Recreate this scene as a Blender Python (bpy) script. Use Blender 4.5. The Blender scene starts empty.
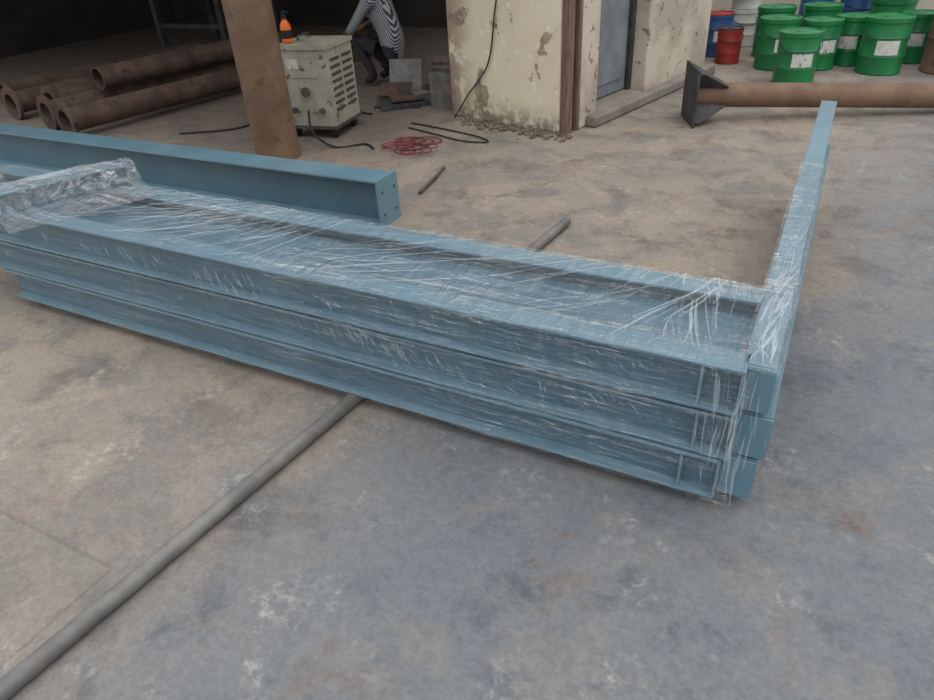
import bpy, math, random
from mathutils import Vector as V, Matrix, noise
random.seed(7)
C=bpy.context; SC=C.scene
def lin(c):
    c/=255.0
    return c/12.92 if c<=0.04045 else ((c+0.055)/1.055)**2.4
def col(r,g,b): return (lin(r),lin(g),lin(b),1)
# ---------------------------------------------------------------- materials
class NT:
    def __init__(s,name):
        s.m=bpy.data.materials.new(name); s.m.use_nodes=True
        s.t=s.m.node_tree; s.n=s.t.nodes; s.l=s.t.links
        s.bs=s.n['Principled BSDF']; s.out=s.n['Material Output']
        s.tc=s.n.new('ShaderNodeTexCoord')
    def put(s,v,sock):
        if isinstance(v,(int,float)): sock.default_value=v
        elif isinstance(v,tuple): sock.default_value=v
        else: s.l.new(v,sock)
    def math(s,op,a,b=0.0,c=None,clamp=False):
        n=s.n.new('ShaderNodeMath'); n.operation=op; n.use_clamp=clamp
        s.put(a,n.inputs[0]); s.put(b,n.inputs[1])
        if c is not None: s.put(c,n.inputs[2])
        return n.outputs[0]
    def noise(s,scale,detail=4,rough=.55,vec=None,dist=0.0,sc=None):
        if sc:
            mp=s.n.new('ShaderNodeMapping'); mp.inputs['Scale'].default_value=sc[:3]
            if len(sc)>3: mp.inputs['Rotation'].default_value=sc[3]
            s.l.new(vec or s.tc.outputs['Object'],mp.inputs[0]); vec=mp.outputs[0]
        n=s.n.new('ShaderNodeTexNoise'); n.inputs['Scale'].default_value=scale
        n.inputs['Detail'].default_value=detail; n.inputs['Roughness'].default_value=rough
        n.inputs['Distortion'].default_value=dist
        s.l.new(vec or s.tc.outputs['Object'],n.inputs['Vector']); return n.outputs['Fac']
    def ramp(s,f,a,b,va=0.0,vb=1.0):
        n=s.n.new('ShaderNodeMapRange'); n.interpolation_type='SMOOTHSTEP'
        s.put(f,n.inputs[0]); n.inputs[1].default_value=a; n.inputs[2].default_value=b
        n.inputs[3].default_value=va; n.inputs[4].default_value=vb
        return n.outputs[0]
    def mix(s,f,a,b):
        n=s.n.new('ShaderNodeMix'); n.data_type='RGBA'
        s.put(f,n.inputs[0]); s.put(a,n.inputs[6]); s.put(b,n.inputs[7]); return n.outputs[2]
    def bump(s,h,st=.3,d=.01):
        n=s.n.new('ShaderNodeBump'); n.inputs['Strength'].default_value=st; n.inputs['Distance'].default_value=d
        s.l.new(h,n.inputs['Height']); s.l.new(n.outputs[0],s.bs.inputs['Normal']); return n.outputs[0]
    def xyz(s):
        n=s.n.new('ShaderNodeSeparateXYZ'); s.l.new(s.tc.outputs['Object'],n.inputs[0]); return n.outputs
def pm(name,c1,c2=None,scale=6,rough=.6,metal=0,bump=.15,c3=None,th=.62,spec=.5,sc=None,bd=.005):
    t=NT(name); c2=c2 or c1
    f=t.noise(scale,5,.6,sc=sc)
    c=t.mix(t.ramp(f,.35,.65),col(*c1),col(*c2))
    if c3:
        g=t.noise(scale*2.3,6,.65,sc=(1,1,1))
        c=t.mix(t.ramp(g,th,th+.06),c,col(*c3))
    t.l.new(c,t.bs.inputs['Base Color'])
    t.bs.inputs['Roughness'].default_value=rough; t.bs.inputs['Metallic'].default_value=metal
    t.bs.inputs['Specular IOR Level'].default_value=spec
    if bump: t.bump(t.noise(scale*6,4),bump,bd)
    return t.m
M={}
M['blue']=pm('blue_steel_paint',(106,136,149),(96,127,141),4,.36,bump=.05,c3=(116,145,156),th=.66)
M['blue_shade']=pm('blue_steel_paint_web_shade',(84,114,128),(76,106,120),4,.42,bump=.05,c3=(96,125,137),th=.64)  # same blue paint, recess shade darkened into the web colour
M['rust']=pm('rusty_steel',(124,98,78),(102,78,62),4,.7,bump=.2,c3=(86,68,56),th=.6)
M['rustd']=pm('dark_rusty_steel',(98,78,66),(70,56,48),5,.75,bump=.3,c3=(52,44,42),th=.6)
M['pipe']=pm('grey_pipe_steel',(130,127,122),(106,104,102),9,.5,.2,bump=.1,c3=(124,108,92),th=.6)
M['dark']=pm('dark_steel',(78,78,80),(56,55,57),8,.6,.3,bump=.2)
M['black']=pm('black_rubber',(24,24,26),(32,32,34),8,.6,bump=.1)
M['cream']=pm('welder_cream_enamel',(170,168,152),(148,146,130),7,.5,bump=.1,c3=(98,84,66),th=.6)
M['louv']=pm('welder_dark_louver',(84,84,74),(60,60,54),7,.6,bump=.1)
M['orange']=pm('orange_plastic',(240,120,30),(225,105,25),7,.35,bump=0)
M['wood']=pm('weathered_wood',(132,106,90),(102,80,68),6,.8,bump=.4,sc=(8,8,1))
M['green']=pm('green_drum_paint',(30,128,72),(26,108,62),4,.35,bump=.05,c3=(50,140,90),th=.68)
M['greenlid']=pm('green_lid',(48,140,84),(36,112,66),5,.4,bump=.05)
M['blueb']=pm('blue_drum_paint',(50,95,150),(40,80,130),4,.4,bump=.05)
M['white']=pm('white_plastic',(205,205,200),(180,180,176),4,.45,bump=.05,c3=(150,145,140),th=.66)
M['label']=pm('paper_label',(215,215,205),(190,192,188),14,.7,bump=0,c3=(60,60,62),th=.6)
M['redp']=pm('red_paint',(165,50,42),(130,42,38),5,.5,bump=.1)
M['redcloth']=pm('red_cable_sheath',(130,58,60),(100,45,50),12,.7,bump=.1)
M['brick']=pm('rubble',(130,114,100),(98,86,76),14,.9,bump=.5)
M['skin']=pm('skin',(120,80,60),(108,70,52),10,.55,bump=.05)
M['hair']=pm('black_hair',(20,18,17),(30,26,24),30,.6,bump=.5)
M['trou']=pm('dark_trousers',(46,46,52),(34,34,40),8,.9,bump=.3)
M['shoe']=pm('shoe_leather',(40,32,28),(30,26,24),8,.6,bump=.1)
M['doorg']=pm('grey_blue_door_paint',(132,139,144),(114,121,126),4,.5,bump=.1,c3=(146,146,142),th=.64)
M['roof']=pm('roof_sheet',(70,68,66),(60,58,56),3,.8,bump=.1)
M['wallin']=pm('dim_interior_wall',(58,54,50),(42,40,38),2,.9,bump=.3)  # gloom of the shed interior put into the wall colour
M['wallbk']=pm('beige_wall_paint',(204,197,182),(188,181,166),2,.9,bump=.2,c3=(164,155,142),th=.6)
M['conc']=pm('kerb_concrete',(144,135,126),(122,114,107),4,.9,bump=.4,c3=(160,152,142),th=.62)
t=NT('striped_shirt'); x=t.xyz()
w=t.n.new('ShaderNodeTexWave'); w.inputs['Scale'].default_value=22; w.inputs['Distortion'].default_value=1.0
mp=t.n.new('ShaderNodeMapping'); mp.inputs['Rotation'].default_value=(0,.5,.3); t.l.new(t.tc.outputs['Object'],mp.inputs[0]); t.l.new(mp.outputs[0],w.inputs[0])
t.l.new(t.mix(t.ramp(w.outputs['Fac'],.45,.6),col(62,66,74),col(178,182,186)),t.bs.inputs['Base Color']); t.bs.inputs['Roughness'].default_value=.9
M['shirt']=t.m
# peeling plaster
t=NT('peeling_cream_plaster')
n1=t.noise(3.2,7,.62); n2=t.noise(14,5,.6); n3=t.noise(1.6,5,.6)
c=t.mix(t.ramp(n3,.35,.65),col(226,214,190),col(214,201,176))
c=t.mix(t.ramp(n2,.56,.66),c,col(232,227,214))
pe=t.ramp(n1,.575,.595)
c=t.mix(pe,c,t.mix(t.ramp(n2,.4,.6),col(142,124,108),col(174,158,142)))
x=t.xyz(); low=t.ramp(x[2],.0,.22,1.0,0.0)
c=t.mix(t.math('MULTIPLY',low,t.ramp(n2,.35,.6)),c,col(138,120,104))
lf=t.math('MULTIPLY',t.ramp(x[0],-1.15,-.85,1.0,0.0),t.ramp(n1,.42,.5))
c=t.mix(t.math('MULTIPLY',lf,.8),c,col(140,120,102))
t.l.new(c,t.bs.inputs['Base Color']); t.bs.inputs['Roughness'].default_value=.92
t.bump(t.math('SUBTRACT',t.math('MULTIPLY',n2,.3),pe),.6,.01)
M['plaster']=t.m
t=NT('stained_beige_plaster')
n1=t.noise(2.2,7,.62); n2=t.noise(12,5,.6)
c=t.mix(t.ramp(n1,.4,.6),col(204,193,177),col(178,165,150))
c=t.mix(t.ramp(n2,.60,.64),c,col(134,117,103))
t.l.new(c,t.bs.inputs['Base Color']); t.bs.inputs['Roughness'].default_value=.92; t.bump(n2,.5,.01)
M['plaster2']=t.m
# floor
t=NT('stained_concrete_floor'); x=t.xyz()
nA=t.noise(.9,6,.6,dist=.4); nB=t.noise(3.5,9,.7,dist=.3); nC=t.noise(14,8,.72); nD=t.noise(70,5,.65); nE=t.noise(1.7,8,.68,dist=.8)
nF=t.noise(4.5,9,.74,dist=.6); nG=t.noise(2.4,6,.65,vec=None,sc=(1,1,1,(0,0,.6))); nH=t.noise(30,6,.7); nI=t.noise(2.1,9,.7,dist=.5,sc=(1,1.3,1,(0,0,1.2)))
edge=t.math('MULTIPLY_ADD',t.ramp(x[1],1.3,3.2),1.55,-1.3)
mm=t.math('ADD',t.math('SUBTRACT',x[0],edge),t.math('MULTIPLY',t.math('SUBTRACT',nE,.5),2.4))
blue=t.math('MULTIPLY',t.ramp(mm,-.35,.4),t.ramp(x[1],3.6,6.0,1.0,.4))
tan=t.mix(t.ramp(nA,.35,.65),col(153,140,126),col(140,131,122))
tan=t.mix(t.math('MULTIPLY',t.ramp(nB,.46,.62),.65),tan,col(114,106,99))
tan=t.mix(t.math('MULTIPLY',t.ramp(nE,.5,.61),.55),tan,col(164,149,133))
tan=t.mix(t.math('MULTIPLY',t.ramp(nI,.52,.59),.6),tan,col(119,117,113))
bl=t.mix(t.ramp(nE,.35,.65),col(109,113,118),col(121,122,123))
bl=t.mix(t.math('MULTIPLY',t.ramp(nB,.49,.63),.7),bl,col(95,99,105))
bl=t.mix(t.math('MULTIPLY',t.ramp(nI,.51,.62),.45),bl,col(135,128,120))
c=t.mix(blue,tan,bl)
slab=t.math('MULTIPLY',t.ramp(x[0],-1.535,-1.52,1.0,0.0),t.ramp(x[1],.60,.615,1.0,0.0))
c=t.mix(t.math('MULTIPLY',slab,.35),c,col(138,134,122))
e1=t.math('ABSOLUTE',t.math('ADD',x[1],-.608)); e2=t.math('ABSOLUTE',t.math('ADD',x[0],1.528))
ln=t.math('MAXIMUM',t.math('MULTIPLY',t.ramp(e1,.002,.010,1.0,0.0),t.ramp(x[0],-1.53,-1.52,1.0,0.0)),t.math('MULTIPLY',t.ramp(e2,.002,.010,1.0,0.0),t.ramp(x[1],.60,.61,1.0,0.0)))
c=t.mix(t.math('MULTIPLY',ln,.3),c,col(84,76,66))
rs=t.math('MULTIPLY',t.ramp(nG,.56,.67),t.ramp(nC,.4,.6))
c=t.mix(t.math('MULTIPLY',rs,.5),c,col(122,98,82))
st=t.math('MULTIPLY',t.ramp(nF,.53,.65),t.ramp(nH,.42,.66))
st=t.math('MULTIPLY',st,t.ramp(nE,.40,.57))
c=t.mix(t.math('MULTIPLY',st,.6),c,col(184,179,170))
dk=t.math('MULTIPLY',t.ramp(nB,.56,.67),t.ramp(nC,.42,.59))
c=t.mix(t.math('MULTIPLY',dk,.42),c,col(80,77,75))
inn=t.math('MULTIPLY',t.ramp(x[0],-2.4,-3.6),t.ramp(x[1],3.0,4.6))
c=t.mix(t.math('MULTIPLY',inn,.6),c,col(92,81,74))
fine=t.n.new('ShaderNodeMix'); fine.data_type='RGBA'; fine.blend_type='MULTIPLY'; fine.inputs[0].default_value=1
t.l.new(c,fine.inputs[6]); g=t.ramp(t.math('ADD',t.math('MULTIPLY',nD,.5),t.math('MULTIPLY',nH,.5)),.35,.65,.83,1.12); cb=t.n.new('ShaderNodeCombineColor')
for i in range(3): t.l.new(g,cb.inputs[i])
t.l.new(cb.outputs[0],fine.inputs[7])
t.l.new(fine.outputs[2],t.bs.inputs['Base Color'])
t.l.new(t.ramp(nB,.3,.7,.55,.8),t.bs.inputs['Roughness']); t.bs.inputs['Specular IOR Level'].default_value=.35
t.bump(t.math('ADD',t.math('MULTIPLY',nC,.6),t.math('MULTIPLY',nD,.4)),.35,.01)
M['floor']=t.m
# stretch film
def film(name,base,amp,rot,lo=.46,s=1,g0=.36,g1=.64,gmin=.15,bd=.09,rough=.09):
    t=NT(name)
    s1=t.noise(1.0,3,.55,sc=(2.2*s,26*s,26*s,(0,0,rot)),dist=.35)
    s2=t.noise(1.0,3,.55,sc=(22*s,4*s,10*s,(0,.3,rot*.6)),dist=.8)
    s3=t.noise(1.8,3,.6)
    s4=t.noise(1.0,3,.6,sc=(9,75,75,(0,0,rot*1.2)),dist=.3)
    k=t.math('MAXIMUM',t.ramp(s1,lo,lo+.26),t.math('MULTIPLY',t.ramp(s2,lo+.04,lo+.28),.7))
    k=t.math('ADD',t.math('MULTIPLY',k,.65),t.math('MULTIPLY',t.ramp(s4,.52,.70),.5))
    k=t.math('MULTIPLY',k,t.ramp(s3,g0,g1,gmin,1))
    tr=t.n.new('ShaderNodeBsdfTransparent'); tr.inputs[0].default_value=(.98,.985,.99,1)
    gl=t.n.new('ShaderNodeBsdfGlossy'); gl.inputs['Roughness'].default_value=rough; gl.inputs[0].default_value=(1,1,1,1)
    df=t.n.new('ShaderNodeBsdfDiffuse'); df.inputs[0].default_value=(.74,.78,.80,1)
    bp=t.bump(t.math('ADD',t.math('ADD',s1,s2),t.math('MULTIPLY',s4,.5)),1.0,bd)
    t.l.new(bp,gl.inputs['Normal'])
    m1=t.n.new('ShaderNodeMixShader'); m2=t.n.new('ShaderNodeMixShader')
    m1.inputs[0].default_value=.18
    t.l.new(gl.outputs[0],m1.inputs[1]); t.l.new(df.outputs[0],m1.inputs[2])
    t.l.new(t.math('MULTIPLY_ADD',k,amp,base),m2.inputs[0])
    t.l.new(tr.outputs[0],m2.inputs[1]); t.l.new(m1.outputs[0],m2.inputs[2])
    t.l.new(m2.outputs[0],t.out.inputs[0]); return t.m
M['film']=film('stretch_film',.09,.52,.42)
M['filmf']=film('stretch_film_taut',.06,.30,.1,lo=.52,g0=.44,g1=.64,gmin=.05,bd=.04,rough=.15)
M['film2']=film('stretch_film_dense',.12,.6,-1.1)
M['film3']=film('stretch_film_left',.16,.6,-.5)
t=NT('film_wrinkle'); 
tr=t.n.new('ShaderNodeBsdfTransparent'); m2=t.n.new('ShaderNodeMixShader'); t.bs.inputs['Base Color'].default_value=(.78,.82,.84,1); t.bs.inputs['Roughness'].default_value=.2
m2.inputs[0].default_value=.21; t.l.new(tr.outputs[0],m2.inputs[1]); t.l.new(t.bs.outputs[0],m2.inputs[2]); t.l.new(m2.outputs[0],t.out.inputs[0])
M['wr']=t.m
# ---------------------------------------------------------------- mesh builder
class B:
    def __init__(s): s.v=[]; s.f=[]; s.m=[]
    def add(s,vs,fs,m=0):
        o=len(s.v); s.v+= [tuple(a) for a in vs]; s.f+=[tuple(i+o for i in f) for f in fs]; s.m+=[m]*len(fs)
    def box(s,c,sz,m=0,R=None):
        R=R or Matrix.Identity(3); c=V(c); vs=[]
        for dx in(-.5,.5):
            for dy in(-.5,.5):
                for dz in(-.5,.5): vs.append(c+R@V((dx*sz[0],dy*sz[1],dz*sz[2])))
        s.add(vs,[(0,1,3,2),(4,6,7,5),(0,4,5,1),(2,3,7,6),(0,2,6,4),(1,5,7,3)],m)
    def bb(s,x0,x1,y0,y1,z0,z1,m=0): s.box(((x0+x1)/2,(y0+y1)/2,(z0+z1)/2),(x1-x0,y1-y0,z1-z0),m)
    def ring(s,c,ax,r,n):
        ax=V(ax).normalized(); u=ax.orthogonal().normalized(); w=ax.cross(u)
        return [V(c)+(u*math.cos(2*math.pi*i/n)+w*math.sin(2*math.pi*i/n))*r for i in range(n)]
    def cyl(s,p0,p1,r0,r1=None,n=24,m=0,caps=True):
        r1=r0 if r1 is None else r1; a=V(p1)-V(p0)
        vs=s.ring(p0,a,r0,n)+s.ring(p1,a,r1,n)
        fs=[(i,(i+1)%n,n+(i+1)%n,n+i) for i in range(n)]
        if caps: fs+=[tuple(range(n))[::-1],tuple(range(n,2*n))]
        s.add(vs,fs,m)
    def pipe(s,p0,p1,r,th=.006,n=32,m=0):
        a=V(p1)-V(p0); vs=s.ring(p0,a,r,n)+s.ring(p1,a,r,n)+s.ring(p0,a,r-th,n)+s.ring(p1,a,r-th,n); fs=[]
        for i in range(n):
            j=(i+1)%n
            fs+=[(i,j,n+j,n+i),(2*n+i,3*n+i,3*n+j,2*n+j),(i,2*n+i,2*n+j,j),(n+i,n+j,3*n+j,3*n+i)]
        s.add(vs,fs,m)
    def lathe(s,prof,c,n=32,m=0,mf=None):
        c=V(c); vs=[]; fs=[]; k=len(prof)
        for r,z in prof:
            for i in range(n):
                a=2*math.pi*i/n; vs.append(c+V((r*math.cos(a),r*math.sin(a),z)))
        for j in range(k-1):
            for i in range(n): fs.append((j*n+i,j*n+(i+1)%n,(j+1)*n+(i+1)%n,(j+1)*n+i))
        fs+=[tuple(range(n))[::-1],tuple(range((k-1)*n,k*n))]
        s.add(vs,fs,m)
    def tube(s,pts,r,n=8,m=0):
        pts=[V(p) for p in pts]; vs=[]; fs=[]; u=None
        for i,p in enumerate(pts):
            a=(pts[min(i+1,len(pts)-1)]-pts[max(i-1,0)]).normalized()
            u=(a.orthogonal() if u is None else u-a*u.dot(a)).normalized(); w=a.cross(u)
            vs+=[p+(u*math.cos(2*math.pi*k/n)+w*math.sin(2*math.pi*k/n))*r for k in range(n)]
        for i in range(len(pts)-1):
            for k in range(n): fs.append((i*n+k,i*n+(k+1)%n,(i+1)*n+(k+1)%n,(i+1)*n+k))
        fs+=[tuple(range(n))[::-1],tuple(range((len(pts)-1)*n,len(pts)*n))]
        s.add(vs,fs,m)
    def ibeam(s,p0,p1,h,w,tf=.008,tw=.006,m=0,mw=1):
        p0=V(p0);p1=V(p1);d=(p1-p0);L=d.length;d.normalize();sd=V((0,0,1)).cross(d).normalized()
        R=Matrix((d,sd,V((0,0,1)))).transposed(); c=(p0+p1)/2
        s.box(c+V((0,0,tf/2)),(L,w,tf),m,R); s.box(c+V((0,0,h-tf/2)),(L,w,tf),m,R)
        s.box(c+V((0,0,h/2)),(L,tw,h-2*tf),mw,R)
    def make(s,name,mats,bevel=0,parent=None,loc=(0,0,0),rz=0,ang=35):
        me=bpy.data.meshes.new(name); me.from_pydata(s.v,[],s.f); me.update()
        for mt in mats: me.materials.append(M[mt] if isinstance(mt,str) else mt)
        me.polygons.foreach_set('material_index',s.m); me.polygons.foreach_set('use_smooth',[True]*len(s.f))
        me.set_sharp_from_angle(angle=math.radians(ang))
        o=bpy.data.objects.new(name,me); C.collection.objects.link(o); o.location=loc; o.rotation_euler=(0,0,rz)
        if bevel:
            b=o.modifiers.new('bevel','BEVEL'); b.width=bevel; b.segments=2; b.limit_method='ANGLE'; b.angle_limit=math.radians(50)
        if parent: o.parent=parent
        return o
def bez(pts,n=12):
    pts=[V(p) for p in pts]; out=[]
    P=[pts[0]]+pts+[pts[-1]]
    for i in range(1,len(P)-2):
        for k in range(n):
            t=k/n; a,b,c,d=P[i-1],P[i],P[i+1],P[i+2]
            out.append(.5*((2*b)+(c-a)*t+(2*a-5*b+4*c-d)*t*t+(3*b-a-3*c+d)*t**3))
    out.append(pts[-1]); return out
# ---------------------------------------------------------------- camera
Rr=V((.8885,.4562,-.0538));D=V((.2120,-.5115,-.8327));F=V((-.4070,.7282,-.5512))
cam=bpy.data.cameras.new('camera'); co=bpy.data.objects.new('camera',cam); C.collection.objects.link(co)
cam.sensor_width=36; cam.lens=672/934*36; cam.clip_start=.05
m=Matrix((Rr,-D,-F)).transposed().to_4x4(); m.translation=V((0,0,1.5)); co.matrix_world=m; SC.camera=co
# ---------------------------------------------------------------- floor & building
b=B(); b.add([(-16,-6,0),(10,-6,0),(10,14,0),(-16,14,0)],[(0,1,2,3)]); b.make('floor',['floor'])
BR=-math.radians(13.5); BL=(-1.76,4.92,0)
b=B()
b.bb(-1.17,-.062,0,.28,0,3.2)
b.make('wall_front',['plaster'],.012,loc=BL,rz=BR)
b=B(); b.bb(-.06,.0,-.01,.07,0,3.2); b.bb(-.055,-.02,.07,.12,0,3.2,1); b.bb(-.05,.01,.12,.155,0,3.2)
b.make('trim_1',['wood','dark'],.004,loc=BL,rz=BR)
b=B(); b.bb(-.28,.0,.16,.42,0,3.2)
b.make('wall_jamb',['plaster2'],.015,loc=BL,rz=BR)
b=B(); b.bb(-.28,0.0,1.18,2.4,0,3.2)
b.make('wall_side',['plaster2'],.015,loc=BL,rz=BR)
b=B(); b.bb(-1.2,-.285,2.1,2.4,0,3.2)
b.make('wall_return',['plaster2'],.015,loc=BL,rz=BR)
b=B(); b.bb(-.28,0,.425,1.175,2.305,3.2); b.make('wall_lintel',['plaster2'],.01,loc=BL,rz=BR)
b=B(); b.bb(-.20,-.16,.46,1.14,.1,2.3); b.bb(-.16,-.12,.425,.48,.095,2.3,1); b.bb(-.16,-.12,1.12,1.175,.095,2.3,1); b.bb(-.16,-.12,.48,1.12,2.24,2.3,1)
b.bb(-.16,-.145,.56,1.04,.2,.95,0); b.bb(-.16,-.145,.56,1.04,1.1,2.1,0); b.cyl((-.16,.53,1.0),(-.10,.53,1.0),.012,m=1); b.cyl((-.10,.53,1.0),(-.10,.62,1.0),.01,m=1)
b.make('door_1',['doorg','dark'],.004,loc=BL,rz=BR)
b=B(); b.bb(.005,.10,.25,2.45,0,.09); b.bb(-.27,.005,.425,1.175,0,.09); b.make('trim_2',['conc'],.02,loc=BL,rz=BR)
b=B(); b.bb(-2.6,6,9.6,9.8,0,2.6); b.make('wall_back',['wallbk'])
b=B(); b.bb(-11.2,-2.61,9.6,9.8,0,3.19); b.make('wall_back_inner',['wallin'])
b=B(); b.bb(-11.2,-11,2.6,9.59,0,3.19); b.make('wall_left',['wallin'])
b=B(); b.bb(-11.2,-2.95,3.3,9.8,3.2,3.28); b.make('ceiling',['roof'])
b=B(); pts=bez([(-.62,-.02,2.2),(-.60,-.02,1.2),(-.66,-.02,.8),(-.74,-.02,.45),(-.95,-.03,.2),(-1.05,-.10,.02)])
b.tube(pts,.006); b.make('hanging_cable',['black'],loc=BL,rz=BR)
# ---------------------------------------------------------------- wrapped frames
Z0=.052; FH=.151; YF=1.496; YR=1.952
def frame(name,xl,z,dx,dy,armlen=4.27,ax=-.024,aw=.078):
    b=B(); xr=-.060; fw=.088; bh=.143
    b.ibeam((xl,YF+fw/2,0),(xr,YF+fw/2,0),bh,fw,.009)
    b.ibeam((xl,YR-fw/2,0),(xr,YR-fw/2,0),bh,fw,.009)
    b.bb(xl,xr,YF+fw/2+.003,YR-fw/2-.003,.084,.090,1)
    b.bb(xr-.001,xr+.008,YF+.001,YF+fw,.0,bh,0)
    for (u,v) in ((-2.6,-2.55),(-1.3,-1.25),(-.12,-.08)):       # thin packing between the layers
        if z<.3: b.bb(u,v,YF+.02,YF+.07,bh,.1505,1)
    a0=YF+.045
    b.ibeam((ax,a0,0),(ax,armlen,0),bh,aw,.009)
    b.bb(ax-aw/2,ax+aw/2,armlen,armlen+.012,-.0,bh,0)
    x0=xr+.008
    b.bb(x0,ax+aw/2+.003,a0-.010,a0,.003,bh-.003,0)
    b.tube([(x0+.004,a0-.013,.006),(x0+.004,a0-.013,bh-.006)],.004,8,0)      # weld bead
    b.bb(xr-.10,xr-.092,YF+.004,YF+.04,.009,bh-.009,0)
    return b.make(name,['blue','blue_shade','dark'],.0015,loc=(dx,dy,z))
frame('steel_frame',-3.28,Z0,-.014,0,3.95,-.004)
frame('steel_frame',-3.75,Z0+FH,.008,.004,3.98,-.012)
frame('steel_frame',-3.75,Z0+2*FH+.006,.002,-.003,4.27,-.026)
TOP=Z0+3*FH
b=B(); b.ibeam((-3.02,1.47,0),(-2.82,1.95,0),.10,.07,.008); 
d=V((.2,.48,0)).normalized(); sd=V((-d.y,d.x,0)); R=Matrix((d,sd,V((0,0,1)))).transposed()
b.box(V((-2.82,1.95,.055))+d*.004,(.008,.11,.11),0,R)
b.make('short_i_beam',['blue','blue_shade'],.0015,loc=(0,0,TOP+.001))
b=B(); b.bb(-.5,-.42,1.62,1.90,0,.051); b.bb(-3.0,-2.92,1.62,1.90,0,.051); b.make('timber_spacer',['dark'],.003)
def sheet(pathfn,us,name,mat,amp,parent=None,ns=60):
    b=B(); vs=[];n=ns
    for u in us:
        for k in range(n+1): 
            p=pathfn(u,k/n)
            q=noise.noise_vector(V((p.x*9,p.y*14,p.z*14)))*amp
            vs.append(p+q)
    fs=[(i*(n+1)+k,(i+1)*(n+1)+k,(i+1)*(n+1)+k+1,i*(n+1)+k+1) for i in range(len(us)-1) for k in range(n)]
    b.add(vs,fs); return b.make(name,[mat],parent=parent,ang=180)
def poly(pts,t):
    L=[(pts[i+1]-pts[i]).length for i in range(len(pts)-1)]; s=t*sum(L)
    for i,l in enumerate(L):
        if s<=l or i==len(L)-1: return pts[i].lerp(pts[i+1],min(1,s/l))
        s-=l
def sec(x,t):
    g=.007; sag=.010+.006*math.sin(x*7)
    tp=TOP+g
    return poly([V((x,YF-g,tp)),V((x,YF+.08,tp)),V((x,(YF+YR)/2,tp-sag)),V((x,YR-.08,tp)),V((x,YR+g,tp)),V((x,YR+g,Z0))],t)
def secf(x,t):
    g=.007
    return poly([V((x,YF-g,Z0-.004)),V((x,YF-g,TOP+g))],t)
wrap=sheet(sec,[-3.75+i*.03 for i in range(124)],'stretch_wrap','film',.004,ns=70)
sheet(secf,[-3.75+i*.03 for i in range(125)],'front_film','filmf',.004,wrap,ns=40)
def sec2(y,t):
    g=.008; tp=TOP+g; y2=max(y,YF+.02)
    return poly([V((-.073,y,Z0+.25)),V((-.073,y,tp)),V((.024,y,tp)),V((.032,y2,Z0+.05))],t)
sheet(sec2,[YF+.0+i*.03 for i in range(56)],'arm_wrap','film2',.006,wrap,ns=50)
def sec3(s,t):
    a=V((-3.05,1.45,0)).lerp(V((-2.80,1.98,0)),s); w=V((.92,-.38,0))
    return poly([a-w*.30+V((0,0,TOP+.012)),a-w*.045+V((0,0,TOP+.112)),a+w*.045+V((0,0,TOP+.112)),a+w*.075+V((0,0,TOP+.03)),a+w*.28+V((0,0,TOP+.009))],t)
sheet(sec3,[i/20 for i in range(21)],'top_wrap','film3',.004,wrap,ns=40)
b=B()
def ribbon(p,q,w,zf,bow=.0):
    p=V(p);q=V(q);n=8;d=(q-p).normalized();s=d.cross(V(zf)).normalized()
    vs=[]
    for i in range(n+1):
        t=i/n; c=p.lerp(q,t)+s*math.sin(t*math.pi)*bow; ww=w*(.15+.85*math.sin(math.pi*t))
        vs+=[c-s*ww+V(zf)*.0004,c+V(zf)*.0022,c+s*ww+V(zf)*.0004]
    fs=[]
    for i in range(n):
        k=i*3; fs+=[(k,k+1,k+4,k+3),(k+1,k+2,k+5,k+4)]
    b.add(vs,fs)
zt=TOP+.010
def cluster(xc,sx,n,ang,ja,L,ylo=YF,yhi=YR):
    for i in range(n):
        a=math.radians(ang+random.gauss(0,ja)); l=L*random.uniform(.25,1)
        x0=random.gauss(xc,sx); y0=random.uniform(ylo,yhi-.05)
        l=min(l,(yhi-y0)/max(.05,math.sin(a)))
        x1=min(-.03,x0+math.cos(a)*l)
        ribbon((x0,y0,zt),(x1,y0+math.sin(a)*l,zt),random.choice([.0006,.001,.0014,.002,.004]),(0,0,1),random.uniform(-.012,.012))
cluster(-.20,.06,26,104,6,.4); cluster(-.40,.09,20,66,5,.42); cluster(-.75,.1,10,40,5,.4)
cluster(-1.35,.16,22,26,4,.45); cluster(-1.9,.2,20,58,6,.42); cluster(-2.35,.2,28,38,5,.5); cluster(-2.75,.15,14,22,6,.5)
yf=YF-.012
for (xc,sx,zc,n,hh) in [(-1.80,.16,.40,30,.06),(-1.20,.2,.30,34,.065),(-.85,.14,.26,18,.05),(-.5,.1,.30,10,.04),(-.45,.1,.44,6,.03),(-2.5,.2,.42,12,.05)]:
    for i in range(n):
        x0=random.gauss(xc,sx); z0=zc+random.uniform(-.03,.03); L=random.uniform(.3,1)*hh
        ribbon((x0,yf,z0),(x0-random.uniform(.005,.03),yf,z0+L),random.choice([.0006,.001,.0018,.003]),(0,-1,0),random.uniform(-.008,.008))
for i in range(50):
    x0=random.gauss(-.06,.035); x0=min(-.0,x0); z0=random.uniform(Z0,TOP-.12)
    ribbon((x0,yf-.004,z0),(x0+random.uniform(-.015,.015),yf-.004,min(TOP,z0+random.uniform(.05,.2))),random.choice([.0006,.001,.002,.004]),(0,-1,0))
for i in range(80):
    y0=YF+abs(random.gauss(0,.35)); L=random.uniform(.05,.25)
    ribbon((random.uniform(-.06,.0),y0,TOP+.014),(random.uniform(-.05,.018),y0+L,TOP+.014),random.choice([.0006,.001,.002,.003]),(0,0,1))
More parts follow.
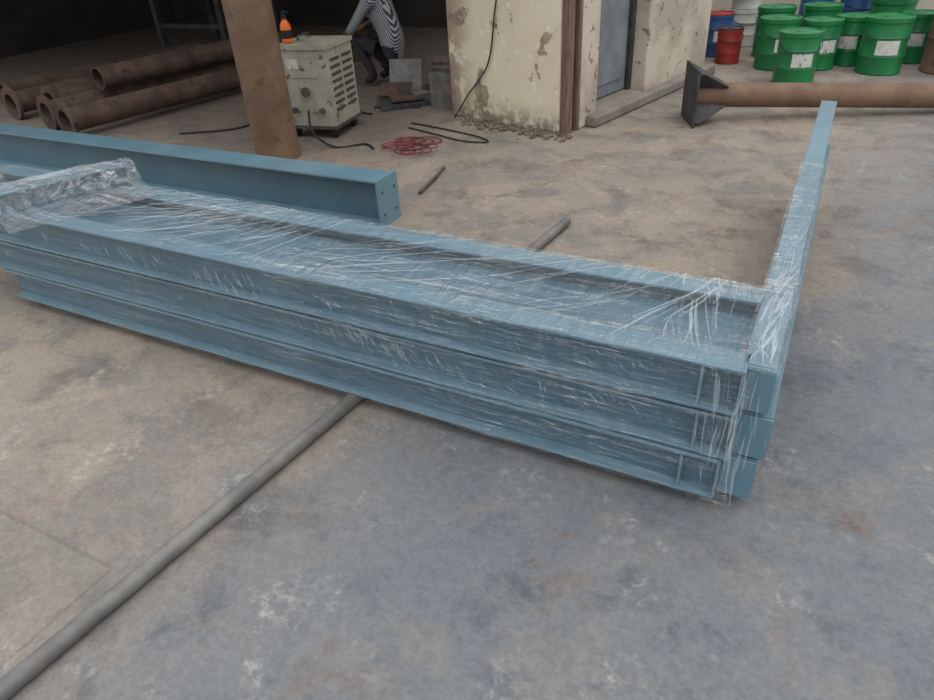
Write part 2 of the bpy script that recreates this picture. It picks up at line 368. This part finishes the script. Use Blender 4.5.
for i in range(34):
    s0=random.uniform(0,.6); p0=V((-3.05,1.45,TOP+.118)).lerp(V((-2.80,1.98,TOP+.118)),s0)+V((random.uniform(-.05,.03),0,0)); p1=p0+V((.25,.53,0))*random.uniform(.15,.4)
    ribbon(p0,p1,random.choice([.0008,.002]),(0,0,1),random.uniform(-.01,.01))
b.make('wrap_wrinkles',['wr'],parent=wrap,ang=180)
# ---------------------------------------------------------------- loose I-beam, pipe, column
b=B(); b.ibeam((-7.2,3.0,0),(-2.13,3.0,0),.27,.18,.012,.008)
b.bb(-2.13,-2.115,2.9,3.1,0,.275)
for yy in(2.94,3.06):
    for zz in(.07,.2): b.cyl((-2.1155,yy,zz),(-2.1135,yy,zz),.009,m=2,n=16)
b.make('steel_i_beam',['blue','blue_shade','dark'],.002)
b=B(); b.pipe((-1.55,-1.0,.0265),(-1.165,3.3,.0265),.025,.004); b.make('steel_pipe',['pipe'])
b=B(); b.pipe((-3.62,3.78,0),(-3.62,3.78,3.2),.16,.01,48); b.lathe([(.16,0),(.165,.004),(.163,.012),(.155,.012)],(-3.62,3.78,0),48)
b.make('steel_column',['rust'])
# ---------------------------------------------------------------- welder
b=B(); w=.43; dd=.44
b.bb(-w/2,w/2,-dd/2,dd/2,.10,.66); b.bb(-w/2-.012,w/2+.012,-dd/2-.012,dd/2+.012,.66,.69)
b.bb(-w/2-.01,w/2+.01,-dd/2-.01,dd/2+.01,.075,.10,1)
for i in range(2):
    for k in range(8): b.box((w/2+.004,-.10+i*.2,.58-k*.052),(.012,.15,.018),1,Matrix.Rotation(.4,3,'Y'))
b.box((-.02,-dd/2-.003,.54),(.28,.006,.16),0); b.box((-.08,-dd/2-.006,.56),(.10,.006,.07),3); b.cyl((.0,-dd/2-.005,.36),(.0,-dd/2-.03,.36),.035,m=1)
for xx in(-.12,.12): b.cyl((xx,-dd/2-.002,.22),(xx,-dd/2-.03,.22),.022,m=1)
for xx in(-.17,.17):
    for yy in(-.17,.17):
        b.cyl((xx-.015,yy,.04),(xx+.015,yy,.04),.04,m=2,n=20); b.bb(xx-.02,xx+.02,yy-.02,yy+.02,.045,.08,1)
b.tube(bez([(-.12,-.0,.69),(-.12,-.0,.72),(-.12,.15,.72),(-.12,.15,.69)],6),.008,m=1)
b.tube(bez([(0,-dd/2-.02,.22),(.1,-.4,.1),(.3,-.45,.01),(.5,-.35,.01),(.62,-.45,.01)]),.009,m=2)
b.make('welding_machine',['cream','louv','black','label'],.006,loc=(-3.70,4.48,0),rz=math.radians(10))
b=B(); b.lathe([(.035,0),(.042,.006),(.042,.10),(.036,.13),(.018,.155),(.018,.165)],(0,0,0),24,0)
b.lathe([(.022,.165),(.022,.195),(.012,.2),(.010,.22)],(0,0,0),20,1); b.lathe([(.043,.03),(.0435,.035),(.0435,.085),(.043,.09)],(0,0,0),24,1)
b.tube([(.0,0,.21),(.03,0,.215),(.05,0,.205)],.006,m=1)
b.make('plastic_bottle',['orange','black'],loc=(-3.84,4.36,.693))
# ---------------------------------------------------------------- pipes pile left
b=B()
def fpipe(x0,y0,x1,y1,z,r,fl=True):
    p=V((x0,y0,z));q=V((x1,y1,z)); b.pipe(p,q,r,.01,28); d=(q-p).normalized()
    if fl: b.pipe(p,p+d*.03,r+.05,.055,28)
fpipe(-5.78,3.60,-5.45,5.7,.15,.10); fpipe(-6.25,3.75,-5.9,5.8,.15,.10); fpipe(-7.0,3.9,-6.7,6.4,.15,.10)
fpipe(-6.02,4.2,-5.7,6.3,.36,.10,False); fpipe(-7.6,4.2,-7.3,6.6,.15,.10); fpipe(-6.62,4.05,-6.35,6.5,.15,.10)
b.make('rusty_pipe_pile',['rustd'])
b=B()
for x in(-8.6,-7.4):
    for y in(7.2,8.2): b.bb(x-.04,x+.04,y-.04,y+.04,0,.8)
b.bb(-8.7,-7.3,7.1,8.3,.8,.84); b.bb(-8.6,-7.4,7.18,7.22,.3,.36); b.make('work_bench',['dark'],.003)
b=B()
for k in range(4): b.ibeam((-6.9+k*.02,6.9+k*.28,0),(-5.2,7.1+k*.28,0),.2,.16,.012,.01)
b.make('steel_beam_stack',['rustd','rustd'],.002)
# ---------------------------------------------------------------- flanged pipe right
b=B(); a=math.atan2(.73,1.68); H=.2
p=V((0,0,H)); q=V((2.6,0,.089)); b.pipe(p,q,.088,.01,36,0)
b.box((0-.01,0,.205),(.02,.41,.41),1)
for k in range(4):
    an=k*math.pi/2+math.pi/4; u=V((0,math.cos(an),math.sin(an))); 
    s=V((0,-u.z,u.y))*.006; A=V((0,0,.205))
    pts=[A+u*.085,A+u*.25,A+u*.25+V((.04,0,0)),A+u*.10+V((.25,0,-.012)),A+u*.08+V((.25,0,-.012))]
    b.add([x+s for x in pts]+[x-s for x in pts],[(0,1,2,3,4),(9,8,7,6,5)]+[(i,5+i,5+(i+1)%5,(i+1)%5) for i in range(5)],1)
b.make('flanged_steel_pipe',['rust','dark'],.002,loc=(-.98,5.53,0),rz=a)
# ---------------------------------------------------------------- drums
def drum(name,x,y,r,h,body,lid,z=0,lab=True,rz=0,handle=True):
    b=B(); e=.012
    b.lathe([(r*.96,0),(r,.008),(r,.02),(r*.985,.03),(r*.985,h*.32),(r*1.01,h*.34),(r*.985,h*.36),(r*.985,h*.66),(r*1.01,h*.68),(r*.985,h*.70),(r*.985,h-.03),(r*1.03,h-.025),(r*1.03,h)],(0,0,0),36,0)
    b.lathe([(r*1.035,h),(r*1.035,h+.012),(r*.96,h+.014),(r*.94,h+.004),(r*.3,h+.005),(r*.28,h+.012)],(0,0,0),36,1)
    if lab:
        n=8; vs=[]; 
        for i in range(n+1):
            an=-.5+1.0*i/n
            vs+=[V((math.cos(an)*r*1.015,math.sin(an)*r*1.015,h*.38)),V((math.cos(an)*r*1.015,math.sin(an)*r*1.015,h*.64))]
        b.add(vs,[(2*i,2*i+2,2*i+3,2*i+1) for i in range(n)],2)
    if handle:
        b.tube([V((r*1.04*math.sin(t)*.9+.01,r*1.05*math.cos(t),h*.82-.45*r*math.sin(t))) for t in [i*math.pi/14 for i in range(15)]],.004,6,3)
    return b.make(name,[body,lid,'label','dark'],loc=(x,y,z),rz=math.radians(rz))
g='green_paint_drum'
drum(g,-.38,7.04,.175,.42,'green','greenlid',rz=-70)
drum(g,.02,7.98,.165,.42,'green','greenlid',rz=-100)
drum(g,.29,7.64,.19,.46,'green','greenlid',rz=-80)
drum(g,.56,8.20,.16,.42,'green','greenlid',rz=-95)
drum(g,-.62,7.66,.18,.44,'green','greenlid',rz=-60)
drum(g,-.25,7.72,.17,.42,'green','greenlid',rz=-60)
drum(g,-.30,8.40,.18,.46,'green','greenlid',rz=-90)
drum(g,.32,8.52,.2,.5,'green','greenlid',rz=-90)
drum(g,.32,8.52,.19,.42,'green','greenlid',z=.516,rz=-90)
drum(g,-.72,8.25,.18,.46,'green','greenlid',rz=-90)
drum('blue_paint_drum',-1.28,8.20,.16,.40,'blueb','redp',rz=-60)
drum('blue_paint_drum',-.40,9.1,.17,.55,'blueb','blueb',lab=False,rz=-60)
drum('blue_paint_drum',.0,8.95,.17,.55,'blueb','white',rz=-60)
drum('red_paint_drum',-1.08,7.82,.12,.32,'redp','dark',lab=False,rz=-60)
drum('white_plastic_bucket',-1.1,8.85,.16,.36,'white','white',lab=False,rz=-60)
drum('white_plastic_bucket',-1.1,8.85,.155,.3,'white','redp',z=.375,lab=False,rz=-60)
drum('white_plastic_bucket',-.76,8.85,.15,.36,'white','white',lab=False,rz=-60)
drum('rusty_oil_drum',.88,7.80,.25,.85,'rust','rustd',lab=False,handle=False)
# ---------------------------------------------------------------- debris
b=B()
for i in range(170):
    x=random.uniform(-2.75,-1.7) ; y=4.95-(x+1.76)*.24-abs(random.gauss(.02,.10))-.05
    s=random.uniform(.008,.03)
    R=Matrix.Rotation(random.uniform(0,3),3,'Z')@Matrix.Rotation(random.uniform(-.3,.3),3,'X')
    b.box((x,y,s*.4),(s*random.uniform(.8,1.8),s,s*.8),0,R)
b.make('rubble_pile',['brick'],.003)
b=B()
b.box((0,0,.02),(.42,.3,.02),0,Matrix.Rotation(.05,3,'X')); b.box((.05,.05,.05),(.3,.2,.02),1,Matrix.Rotation(.4,3,'Z'))
b.box((-.1,.2,.09),(.3,.22,.012),1,Matrix.Rotation(.35,3,'X')); b.box((.1,-.12,.02),(.5,.05,.03),0,Matrix.Rotation(.5,3,'Z'))
b.box((-.05,.45,.16),(.32,.02,.30),2,Matrix.Rotation(-.3,3,'X')); b.box((.15,.15,.05),(.14,.22,.06),2,Matrix.Rotation(.7,3,'Z'))
b.make('scrap_plate_pile',['dark','rustd','pipe'],.002,loc=(-3.55,5.4,0),rz=.3)
b=B()
for k in range(7): b.box((-.12+k*.04,0,.16),(.012,.22,.28),0)
b.bb(-.14,.14,-.12,-.10,.0,.3); b.bb(-.14,.14,.10,.12,.0,.3); b.bb(-.14,.14,-.11,.11,0,.02)
b.make('metal_grille_box',['pipe'],.002,loc=(-3.06,5.48,0),rz=-.2)
b=B(); b.bb(-.2,.2,-.15,.15,0,.22); b.bb(-.21,.21,-.16,.16,.22,.24); b.bb(-.2,0,-.3,-.15,.2,.21); b.make('cardboard_carton',['brick'],.004,loc=(-3.45,6.3,0),rz=.3)
b=B()
for k in range(14):
    c=V((-2.74+random.uniform(-.16,.16),4.28+random.uniform(-.16,.16),.012)); ph=random.uniform(0,6); rr=random.uniform(.04,.13)
    b.tube(bez([c+V((math.cos(ph+t*.9)*rr*(1+.3*math.sin(t*2+k)),math.sin(ph+t*.9)*rr,.006*k%.03)) for t in range(8)],6),.005)
b.make('red_cable_coil',['redcloth'])
b=B(); b.tube([(-2.19,3.44,.012),(-2.23,3.7,.012),(-2.28,3.92,.012)],.011); b.make('steel_rod',['rustd'])
b=B()
b.tube(bez([(-3.05,4.72,.01),(-2.75,4.62,.01),(-2.45,4.52,.01),(-2.25,4.55,.01),(-2.4,4.66,.01),(-2.8,4.78,.01),(-3.1,4.85,.01)]),.006)
b.tube(bez([(-4.9,4.0,.01),(-4.5,4.3,.01),(-4.5,4.8,.01),(-4.2,5.1,.01),(-3.6,5.0,.01)]),.008)
b.make('welding_cable',['black'])
# ---------------------------------------------------------------- worker (squatting, seen from the side)
def skin(bones,verts,radii,root,name,lv=2):
    me=bpy.data.meshes.new(name); me.from_pydata([tuple(v) for v in verts],bones,[]); o=bpy.data.objects.new(name,me); C.collection.objects.link(o)
    sk=o.modifiers.new('s','SKIN'); sk.use_smooth_shade=True
    for i,r in enumerate(radii): me.skin_vertices[0].data[i].radius=(r,r) if not isinstance(r,tuple) else r
    for i in range(len(verts)): me.skin_vertices[0].data[i].use_root=(i==root)
    ss=o.modifiers.new('ss','SUBSURF'); ss.levels=lv; ss.render_levels=lv
    dg=C.evaluated_depsgraph_get(); out=bpy.data.meshes.new_from_object(o.evaluated_get(dg)); bpy.data.objects.remove(o)
    return out
Wo=V((-3.99,6.12,0))
vs=[(0,0,.30),(-.06,0,.48),(-.14,0,.66),(-.22,0,.80),(-.27,0,.90),
 (-.02,.09,.27),(-.42,.14,.48),(-.22,.13,.09),(-.34,.14,.045),
 (-.02,-.09,.27),(-.42,-.14,.46),(-.22,-.13,.09),(-.34,-.14,.045),
 (-.20,.17,.77),(-.38,.24,.56),(-.58,.14,.48),
 (-.20,-.17,.77),(-.36,-.25,.54),(-.56,-.12,.46)]
bones=[(0,1),(1,2),(2,3),(3,4),(0,5),(5,6),(6,7),(7,8),(0,9),(9,10),(10,11),(11,12),(3,13),(13,14),(14,15),(3,16),(16,17),(17,18)]
rad=[.13,.125,.14,.11,.05,.095,.065,.042,.035,.095,.065,.042,.035,.06,.045,.028,.06,.045,.028]
body=skin(bones,vs,rad,0,'worker')
names=['shirt','trou','skin','shoe','hair']
for nme in names: body.materials.append(M[nme])
seg=[(a,c) for a,c in bones]
def dist(p,a,c):
    a=V(vs[a]);c=V(vs[c]);d=c-a;t=max(0,min(1,(p-a).dot(d)/d.length_squared));return (p-a-d*t).length
for p in body.polygons:
    k=min(range(len(seg)),key=lambda i:dist(p.center,*seg[i])-.5*(rad[seg[i][0]]+rad[seg[i][1]]))
    a,c=seg[k]; p.use_smooth=True
    p.material_index=0 if (k in(0,1,2,12,13,15,16)) else (2 if k in(3,14,17) else (3 if k in(7,11) else 1))
wk=bpy.data.objects.new('worker',body); C.collection.objects.link(wk); wk.location=Wo
def addm(me,name,mats,loc=(0,0,0)):
    for mt in mats: me.materials.append(M[mt])
    for p in me.polygons: p.use_smooth=True
    o=bpy.data.objects.new(name,me); C.collection.objects.link(o); o.parent=wk; o.location=loc; return o
b=B(); n=28; mrings=20; vsx=[]
for j in range(mrings+1):
    th=math.pi*j/mrings
    for i in range(n):
        ph=2*math.pi*i/n; x=-math.sin(th)*math.cos(ph); y=math.sin(th)*math.sin(ph); z=math.cos(th)
        r=V((x*.098,y*.076*(1-.15*max(0,-z)),z*.118))
        if x>0.0 and z<-.3: r.x*=.8
        if x<0:
            f=math.exp(-((y/.16)**2+((z+.08)/.22)**2))*max(0,-x); r.x-=.024*f
            for s in(-1,1): r.x+=.012*math.exp(-(((y-s*.42)/.16)**2+((z-.08)/.12)**2))
            r.x-=.008*math.exp(-((y/.3)**2+((z+.45)/.08)**2))
        vsx.append(r)
fs=[(j*n+i,j*n+(i+1)%n,(j+1)*n+(i+1)%n,(j+1)*n+i) for j in range(mrings) for i in range(n)]
b.add(vsx,fs,0)
for k,f in enumerate(fs):
    c=sum((vsx[q] for q in f),V((0,0,0)))/4
    if c.z>.055 or (c.x>.0 and c.z>-.05): b.m[k]=1
for s in(-1,1):
    b.lathe([(.008,-.02),(.018,-.012),(.02,.008),(.01,.025)],(.005,s*.078,-.005),12,0)
    b.lathe([(.003,-.007),(.009,-.003),(.009,.003),(.003,.007)],(-.082,s*.031,.01),12,2)
hd=b.make('head',['skin','hair','white'],parent=wk,loc=(-.315,0,1.01),ang=180); hd.rotation_euler=(0,-.45,0)
for s,wr in((1,V(vs[15])),(-1,V(vs[18]))):
    hv=[wr,wr+V((-.05,0,-.012)),wr+V((-.085,0,-.02))]; hb=[(0,1),(1,2)]; hr=[(.024,.02),(.036,.016),(.036,.014)]
    for i,L in enumerate((.062,.075,.07,.055)):
        o=(i-1.5)*.019; k=len(hv); hv+=[wr+V((-.088,o,-.022)),wr+V((-.088-L*.45,o*1.05,-.030)),wr+V((-.088-L*.7,o*1.05,-.052)),wr+V((-.088-L*.72,o,-.072))]
        hb+=[(2,k),(k,k+1),(k+1,k+2),(k+2,k+3)]; hr+=[.009,.0085,.008,.007]
    k=len(hv); hv+=[wr+V((-.045,-s*.035,-.02)),wr+V((-.075,-s*.05,-.038)),wr+V((-.095,-s*.045,-.055))]; hb+=[(1,k),(k,k+1),(k+1,k+2)]; hr+=[.012,.010,.008]
    addm(skin(hb,hv,hr,1,'hand'),'hand_%s'%('left' if s>0 else 'right'),['skin'])
# ---------------------------------------------------------------- light
w=bpy.data.worlds.new('World'); SC.world=w; w.use_nodes=True; nt=w.node_tree
bg=nt.nodes['Background']; tc=nt.nodes.new('ShaderNodeTexCoord'); sx=nt.nodes.new('ShaderNodeSeparateXYZ'); nt.links.new(tc.outputs['Generated'],sx.inputs[0])
mr=nt.nodes.new('ShaderNodeMapRange'); mr.inputs[1].default_value=-.1; mr.inputs[2].default_value=.8; mr.inputs[3].default_value=.5; mr.inputs[4].default_value=1.48
nt.links.new(sx.outputs[2],mr.inputs[0]); nt.links.new(mr.outputs[0],bg.inputs[1]); bg.inputs[0].default_value=(.965,.98,1,1)
s=bpy.data.lights.new('sun','SUN'); s.energy=.6; s.angle=math.radians(40); so=bpy.data.objects.new('sun',s); C.collection.objects.link(so)
so.rotation_euler=V((.35,-.35,1)).normalized().to_track_quat('Z','Y').to_euler()
SC.view_settings.view_transform='Standard'
